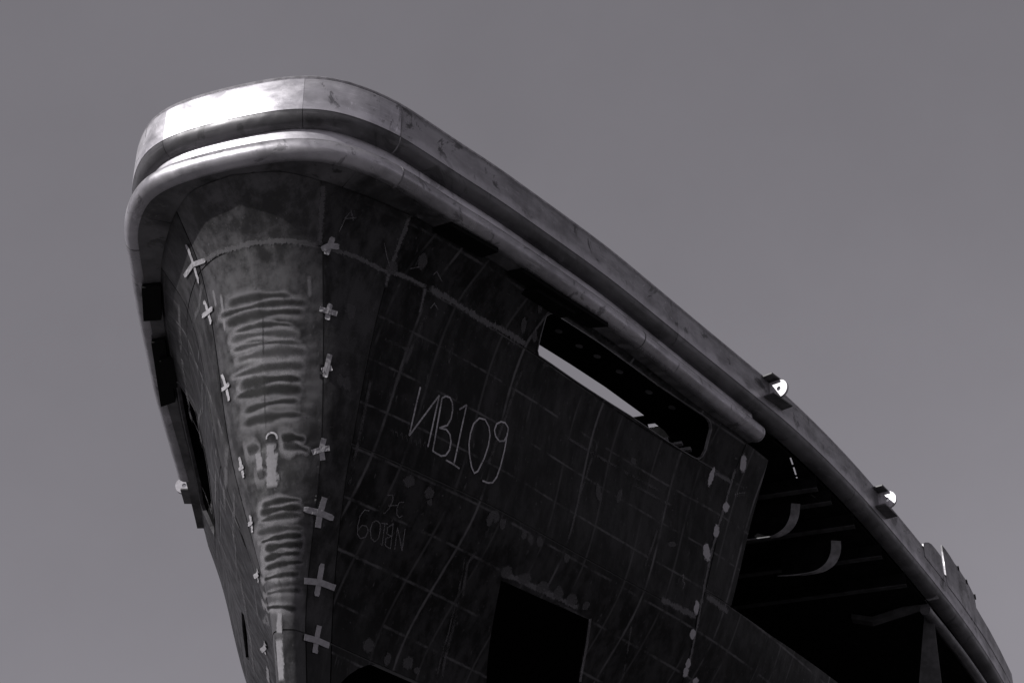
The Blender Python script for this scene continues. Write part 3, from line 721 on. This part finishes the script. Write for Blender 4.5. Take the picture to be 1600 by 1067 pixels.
# ---- lifting lugs on the belt
def lug(t, zc, sg):
    a, b, na, nb = plan(t); n_ = Vector((nb*sg, na, 0)); tg = Vector((0, 0, 1)).cross(n_)
    if tg.y < 0: tg = -tg
    zu = Vector((0, 0, 1)); base = belt(t, -.022 if sg > 0 else .015, 0); base = Vector((base.x*sg, base.y, base.z+zc))
    L = empty('lifting_lug', ship)
    def P(o_, al, up): return base+n_*o_+tg*al+zu*up
    r_, h_ = .070, .017; cen = .155; N = 40
    prof = [(cen+r_*math.cos(q), r_*math.sin(q)) for q in np.linspace(-math.pi/2, math.pi/2, N//2)]+[(.04, r_*1.05), (.04, -r_*1.05)]
    hol = [(cen+h_*math.cos(q), h_*math.sin(q)) for q in np.linspace(0, 2*math.pi, 20, endpoint=False)]
    pt, fc = cdt(prof, [hol], .05, .05); m = len(pt); AL = .045
    vs = [P(x, AL-.012, y) for x, y in pt]+[P(x, AL+.012, y) for x, y in pt]
    cn = {(f[i], f[(i+1) % len(f)]) for f in fc for i in range(len(f))}
    recalc(mesh('eye_plate', vs, list(fc)+[tuple(q+m for q in f[::-1]) for f in fc]+[(y_, x_, x_+m, y_+m) for x_, y_ in cn if (y_, x_) not in cn], m_lug, L))
    box('wing_plate', P(.105, .015, .092), n_*.053, tg*.065, zu*.007, m_wing, L, .002)
    box('wing_plate', P(.108, .07, -.078), n_*.058, tg*.125, zu*.007, m_wing, L, .002)
    return L
t1, z1 = on_wall(1199, 609); t2, z2 = on_wall(1370, 781)
lug(t1, z1, 1); lug(t1, z1, -1); lug(t2, z2, 1)

# ---- marks on the stem: heat-bending stripes
def c2(l): return [(180+x/3.048, 400+y/3.048) for x, y in l]
def c3(l): return [(260+x/3.075, 720+y/3.075) for x, y in l]
def c5(l): return [(600+x/3.048, 480+y/3.048) for x, y in l]
def c6(l): return [(700+x/3.075, 720+y/3.075) for x, y in l]
def bowed(a, b, rise):
    return [(a[0]+(b[0]-a[0])*k/8, a[1]+(b[1]-a[1])*k/8-rise*4*(k/8)*(1-k/8)) for k in range(9)]
st1 = [((535, 240), (855, 185)), ((500, 295), (935, 220)), ((515, 325), (940, 265)), ((540, 410), (910, 375)), ((560, 500), (930, 460)), ((565, 578), (920, 525)), ((590, 620), (905, 590)), ((580, 680), (920, 640)), ((600, 740), (905, 688)), ((600, 800), (930, 755)), ((770, 872), (905, 880)), ((775, 905), (930, 935)), ((625, 935), (718, 918)), ((680, 1050), (722, 1035))]
RIP = []
st2 = [((440, 215), (675, 190)), ((440, 290), (670, 255)), ((440, 345), (665, 320)), ((440, 388), (665, 365)), ((455, 470), (665, 440)), ((465, 520), (660, 492)), ((470, 567), (660, 550)), ((470, 642), (660, 625)), ((475, 770), (510, 755)), ((480, 700), (640, 712)), ((455, 425), (662, 405)), ((450, 250), (668, 224))]
st1 += [((560, 455), (900, 420)), ((548, 365), (880, 330))]
for i, (a, b) in enumerate([tuple(c2(q)) for q in st1]+[tuple(c3(q)) for q in st2]):
    rise = 7*(abs(b[0]-a[0])/110)
    wd = random.uniform(.07, .10) if i < 14 or i > 25 else random.uniform(.045, .06); ph = random.uniform(0, 6); fq = random.uniform(3, 7)
    tp = lambda x, ph=ph, fq=fq: .72+.28*math.sin(x*fq+ph)+.12*math.sin(x*fq*3.1+ph*2)
    a = (a[0]+random.uniform(-3, 6), a[1]+random.uniform(-2, 2)); b = (b[0]-random.uniform(0, 10), b[1]+random.uniform(-2, 2))
    RIP += [S(*h) for h in (hit(*p) for p in bowed(a, b, rise)) if h]
    mark('halo_sheen', bowed((a[0]-6, a[1]+2), (b[0]+3, b[1]+2), rise), wd*2.3, m_halo, sp[1], .0010, 4, smoothpts=True, taper=tp)
    mark('heat_mark', bowed(a, b, rise), wd, m_soot, sp[1], .0042, 4, smoothpts=True, taper=tp)
RA = np.array([tuple(p) for p in RIP]); me_ = sp[1].data; ov = [S(*q) for q in ()]
co = np.empty(len(me_.vertices)*3); me_.vertices.foreach_get('co', co); co = co.reshape(-1, 3)
for i in range(len(co)):
    dd = co[i]-RA; near = np.argsort((dd**2).sum(1))[:2]
    q = RA[near[0]]; dz = abs(co[i][2]-q[2]); dxy = abs(co[i][0]-q[0])
    dep = .0055*math.exp(-(dz/.022)**2)*math.exp(-(max(0, dxy-.03)/.03)**2)
    co[i][1] += dep
me_.vertices.foreach_set('co', co.ravel()); me_.update()
for l, w_ in (([(345, 458), (350, 500), (352, 520)], .03), ([(333, 452), (338, 480)], .03), ([(483, 430), (484, 465)], .03)):
    mark('grinding_mark', l, w_, m_halo, sp[1])
for l, w_ in (([(424, 690), (424, 720), (426, 764)], .085), ([(404, 705), (406, 725), (408, 748)], .05), ([(438, 955), (436, 990)], .05)):
    mark('paint_run', l, w_, m_run, sp[1], .003)
mark('paint_run', [(434, 996), (436, 1030), (438, 1066)], .09, m_run, sp[2], .003); mark('paint_run', [(418, 1040), (420, 1066)], .05, m_run, sp[2], .003)
mark('chalk_ring', [(425+8*math.cos(q), 684+8*math.sin(q)) for q in np.linspace(.25, -math.pi-.25, 24)], .011, m_chalk, sp[1], .004)
mark('scribed_line', [(408, 425), (411, 540), (414, 640), (416, 678)], .010, m_scribe, sp[1], .003)

# ---- ground welds: ragged grinder scuffs
def scuff(l, w_, mt=m_scuff, par=ship): return mark('grinding_mark', l, w_, mt, par, .002, 2)
scuff([(313, 414), (330, 402), (360, 389), (385, 383), (410, 378), (440, 377), (470, 379), (500, 386)], .07)
scuff([(505, 288), (503, 320), (501, 350), (499, 382)], .075, m_scuffd)
scuff([(640, 338), (628, 370), (614, 410), (606, 432), (602, 450)], .06, m_scuffd)
scuff([(512, 388), (557, 402), (600, 424), (640, 436), (668, 450)], .06, m_scuffd)
scuff([(668, 449), (715, 476), (752, 500), (790, 518), (825, 540)], .09, m_scuffd)
scuff([(664, 450), (660, 470), (655, 490)], .05, m_scuffd)
scuff([(1032, 935), (1060, 949), (1088, 964)], .09, m_scuffd); scuff([(1103, 931), (1120, 942), (1138, 957)], .09, m_scuffd)
scuff([(1116, 738), (1130, 746), (1144, 755)], .06, m_scuffd)
scuff([(1150, 728), (1138, 770), (1126, 810), (1112, 860), (1102, 905), (1094, 950), (1086, 990), (1078, 1030), (1072, 1064)], .05, m_scuffd)
scuff([(786, 895), (810, 905), (840, 919), (880, 938), (905, 950)], .08, m_scuffd)
# daubs of primer beside the block joint and over the plating
def daub(x, y, w_, h_, mt=m_dab, ang=0.0, par=ship):
    dx, dy = math.sin(ang)*h_/2, math.cos(ang)*h_/2
    return mark('primer_daub', [(x+dx, y-dy), (x+dx*.3, y-dy*.3), (x-dx*.3, y+dy*.3), (x-dx, y+dy)], w_/215.0, mt, par, .003, 3)
for a in ((1161, 724, 12, 26, .1), (1111, 745, 9, 26, .3), (1134, 792, 12, 16, .2), (1119, 830, 11, 18, .2), (1104, 863, 14, 26, -.1), (1088, 949, 10, 22, .1), (1082, 990, 11, 16, .1), (1075, 1036, 9, 16, .1), (1071, 1049, 10, 16, .1), (1086, 1063, 12, 10, .1)):
    daub(a[0], a[1], a[2]*1.5, a[3]*1.35, m_dab, a[4])
for a in ((639, 752, 16, 18), (670, 770, 13, 18), (671, 784, 7, 10), (818, 836, 9, 14), (828, 842, 9, 16), (843, 846, 10, 18), (885, 872, 10, 14), (765, 812, 10, 18), (785, 818, 10, 16), (772, 806, 16, 18), (575, 1008, 16, 22), (605, 1030, 10, 20), (637, 1035, 16, 20), (651, 1047, 10, 10), (915, 946, 14, 12), (612, 418, 14, 22), (660, 408, 12, 26), (548, 487, 12, 26), (541, 600, 12, 22), (532, 595, 9, 20), (835, 525, 8, 20), (818, 508, 8, 24), (845, 477, 7, 26), (935, 770, 10, 30), (967, 775, 8, 22), (989, 720, 10, 10), (1050, 850, 16, 9), (790, 893, 18, 18), (820, 903, 22, 18), (848, 917, 20, 18), (872, 926, 16, 20), (893, 936, 18, 18)):
    daub(a[0], a[1], a[2]*1.5, a[3]*1.3, m_dabd, random.uniform(-.2, .3))
# brighter ghost lines over the strongest frames
for l, w_ in (([(746, 858), (730, 880), (722, 930), (705, 990), (690, 1060)], .035), ([(728, 862), (715, 930), (700, 990), (682, 1060)], .02), ([(928, 706), (905, 775), (885, 850)], .03), ([(1044, 775), (1026, 830), (1005, 890)], .03), ([(986, 975), (978, 1030), (972, 1062)], .025), ([(817, 575), (790, 650), (760, 730)], .035), ([(668, 490), (640, 550), (604, 632)], .04), ([(715, 510), (700, 570)], .025), ([(580, 590), (560, 690), (545, 760)], .03), ([(985, 755), (1050, 790)], .03), ([(880, 680), (960, 728), (1040, 772)], .03), ([(640, 548), (600, 530)], .03)):
    mark('stiffener_mark', l, w_, m_line, ship, .0025)
mark('lit_cut_edge', [(922, 966), (916, 1010), (906, 1064)], .022, m_chalk2, ship, .003)  # pale stroke paints the lit edge of the opening

# left side: pale scratches along the frames of the shaded-off flank
for l, w_ in (([(281, 470), (283, 530), (290, 600), (300, 660)], .05), ([(294, 545), (318, 594), (338, 645), (352, 690)], .04), ([(296, 645), (318, 694), (335, 750), (355, 805)], .04), ([(318, 580), (317, 640), (316, 700)], .05), ([(339, 700), (338, 740), (337, 790)], .06), ([(357, 690), (354, 750), (352, 800)], .08), ([(308, 740), (330, 800), (345, 850), (355, 880)], .05), ([(366, 765), (367, 800), (366, 850)], .05), ([(375, 890), (383, 940), (392, 1000), (398, 1060)], .05)):
    mark('stiffener_mark', l, w_, m_linel, ship, .0025)
for l in ([(318, 440), (312, 480), (300, 520)],):
    mark('stiffener_mark', l, .05, m_linel, ship, .0025)

# ---- chalk lettering
letE = empty('chalk_lettering', ship)
def stroke(pts, w_=.0105, mt=m_chalk, par=letE): return mark('chalk_stroke', pts, w_, mt, par, .0035, 1)
stroke(c5([(172, 380), (150, 470), (118, 612)])); stroke(c5([(118, 612), (190, 515), (262, 418)])); stroke(c5([(262, 418), (235, 540), (207, 665)]))
stroke(c5([(275, 432), (252, 560), (230, 685)]))
stroke(c5([(275, 432), (292, 424), (312, 430), (324, 455), (325, 490), (318, 530), (300, 562), (262, 575)]))
stroke(c5([(262, 575), (295, 582), (312, 605), (317, 640), (310, 680), (292, 705), (270, 708), (230, 685)]))
stroke(c5([(357, 487), (392, 465)])); stroke(c5([(392, 465), (362, 600), (332, 742)])); stroke(c5([(293, 727), (325, 745), (358, 768)]))
stroke(c5([(410, 600), (425, 555), (452, 528), (480, 535), (498, 570), (503, 610), (495, 660), (475, 720), (445, 780), (428, 790), (415, 760), (405, 700), (403, 650), (410, 600)]))
stroke(c5([(590, 575), (575, 550), (555, 545), (535, 555), (524, 585), (530, 615), (548, 638), (570, 636), (584, 612), (590, 575)]))
stroke(c5([(590, 575), (572, 680), (552, 760), (535, 808), (515, 835), (492, 836), (467, 825)]))
def st2_(pts): return stroke(c3(pts), .006, m_chalk2)
st2_([(1145, 325), (1130, 430)]); st2_([(1130, 430), (1108, 320)]); st2_([(1108, 320), (1095, 425)])
st2_([(1088, 300), (1074, 422)]); st2_([(1088, 300), (1060, 320), (1058, 350), (1080, 360)]); st2_([(1080, 360), (1052, 372), (1050, 405), (1074, 422)])
st2_([(1062, 302), (1030, 298)]); st2_([(1048, 300), (1034, 405)]); st2_([(1034, 405), (1024, 395)])
st2_([(1025, 300), (1008, 285), (988, 295), (978, 330), (982, 370), (1000, 388), (1018, 370), (1026, 330), (1025, 300)])
st2_([(975, 238), (950, 235), (930, 262), (918, 310), (916, 350), (930, 372), (955, 365), (968, 335), (960, 312), (940, 308), (920, 330)])
st2_([(1060, 165), (1085, 163), (1088, 185), (1070, 225), (1050, 250), (1040, 250)]); st2_([(1065, 215), (1110, 212)]); st2_([(1140, 197), (1118, 198), (1106, 225), (1106, 258), (1118, 272), (1132, 262)])
for pts in ([(530, 362), (540, 340), (548, 330)], [(540, 342), (556, 340)], [(548, 328), (552, 345)]): stroke(pts, .006, m_chalk2)
for pts in ([(600, 380), (604, 400), (608, 415)], [(640, 420), (655, 417)], [(676, 430), (682, 424), (690, 440)], [(672, 482), (678, 474), (684, 484)]): stroke(pts, .006, m_chalk2)
for q in range(8): x = 610+q*7.2; stroke([(x, 674+q*3.2), (x+3, 668+q*3.2+random.uniform(-2, 3)), (x+4, 680+q*3.2)], .005, m_chalk3)
stroke([(1064, 900), (1068, 897), (1066, 908), (1070, 910), (1066, 920)], .006, m_chalk2)
for q in range(5): x = 1147+q*3.4; stroke([(x, 773-q*.6), (x+2, 770-q*.6), (x+1.5, 776-q*.6)], .005, m_chalk2)

# ---- masking tape crosses along the two stem welds (peelable: things of their own)
NTH = ['topmost', 'second from top', 'third from top', 'fourth from top', 'third from bottom', 'second from bottom', 'lowest']
TR = [((515, 384), [(5, -13), (14, 2), (-13, 6), (-6, 14)], 10), ((513, 487), [(3, -12), (-14, -4), (13, 4), (-2, 13)], 9), ((510, 577), [(5, -23), (-3, 13), (-8, 2), (8, -2)], 9), ((502, 702), [(4, -17), (-15, 5), (12, -2), (2, 17)], 9),
      ((500, 801), [(7, -24), (-26, -6), (20, 9), (-4, 23)], 10.5), ((498, 909), [(5, -29), (-24, -2), (24, 9), (-4, 22)], 10.5), ((494, 1000), [(4, -23), (-20, -5), (18, 8), (-3, 20)], 10.5)]
TL = [((303, 413), [(-11, -31), (9, 30), (-13, 18), (20, -7)], 8), ((326, 488), [(-6, -18), (5, 18), (-8, 6), (8, -7)], 8), ((354, 605), [(-6, -20), (5, 21), (-5, 4), (6, -5)], 7), ((378, 731), [(-3, -17), (4, 15), (-2, 2), (4, -3)], 7),
      ((393, 817), [(-1, -13), (3, 14), (-3, 2), (3, -3)], 7), ((403, 898), [(1, -9), (2, 12), (-4, 2), (3, -4)], 8), ((414, 1012), [(2, -9), (1, 8), (-4, 3), (3, -4)], 8)]
for side, LST in (('right', TR), ('left', TL)):
    for i, (c, arms, wpx) in enumerate(LST):
        h = hit(*c)
        if h is None: print('tape miss', c); continue
        loc = S(*h); E_ = empty('tape_cross', None, loc)
        setp(E_, 'pale masking tape cross on the %s stem weld, %s of its row' % (side, NTH[i]), 'tape', 'tape crosses along the stem welds')
        dist = (loc-CAM).length; wm = wpx*dist/FPX*.93
        if side == 'left': wm *= 1.0
        for (p, q, lift) in ((0, 1 if side == 'left' else 3, .004), (1 if side == 'right' else 2, 2 if side == 'right' else 3, .008)):
            A_, B_ = arms[p], arms[q]
            pts = [(c[0]+A_[0]*f_, c[1]+A_[1]*f_) for f_ in (1, .8, .5, .2)]+[(c[0], c[1])]+[(c[0]+B_[0]*f_, c[1]+B_[1]*f_) for f_ in (.2, .5, .8, 1)]
            o = mark('tape_strip', pts, wm, m_tape, None, lift, 2, taper=lambda x, r=random.random(): 1-.35*max(0, abs(x-.5)*2-.85)*6*(r > .4))
            if o is None: continue
            # wrinkle the paper and lift the ends
            nn = SN(*h)[1]; n_ = len(o.data.vertices)
            for vtx in o.data.vertices:
                r_ = min(vtx.index, n_-1-vtx.index)/3
                vtx.co += nn*(random.uniform(-.0012, .0016)+(.006*random.random() if r_ < 1.1 else 0))
                vtx.co -= loc
            o.data.polygons.foreach_set('use_smooth', [False]*len(o.data.polygons)); o.parent = E_; sm = o.modifiers.new('thickness', 'SOLIDIFY'); sm.thickness = .0008
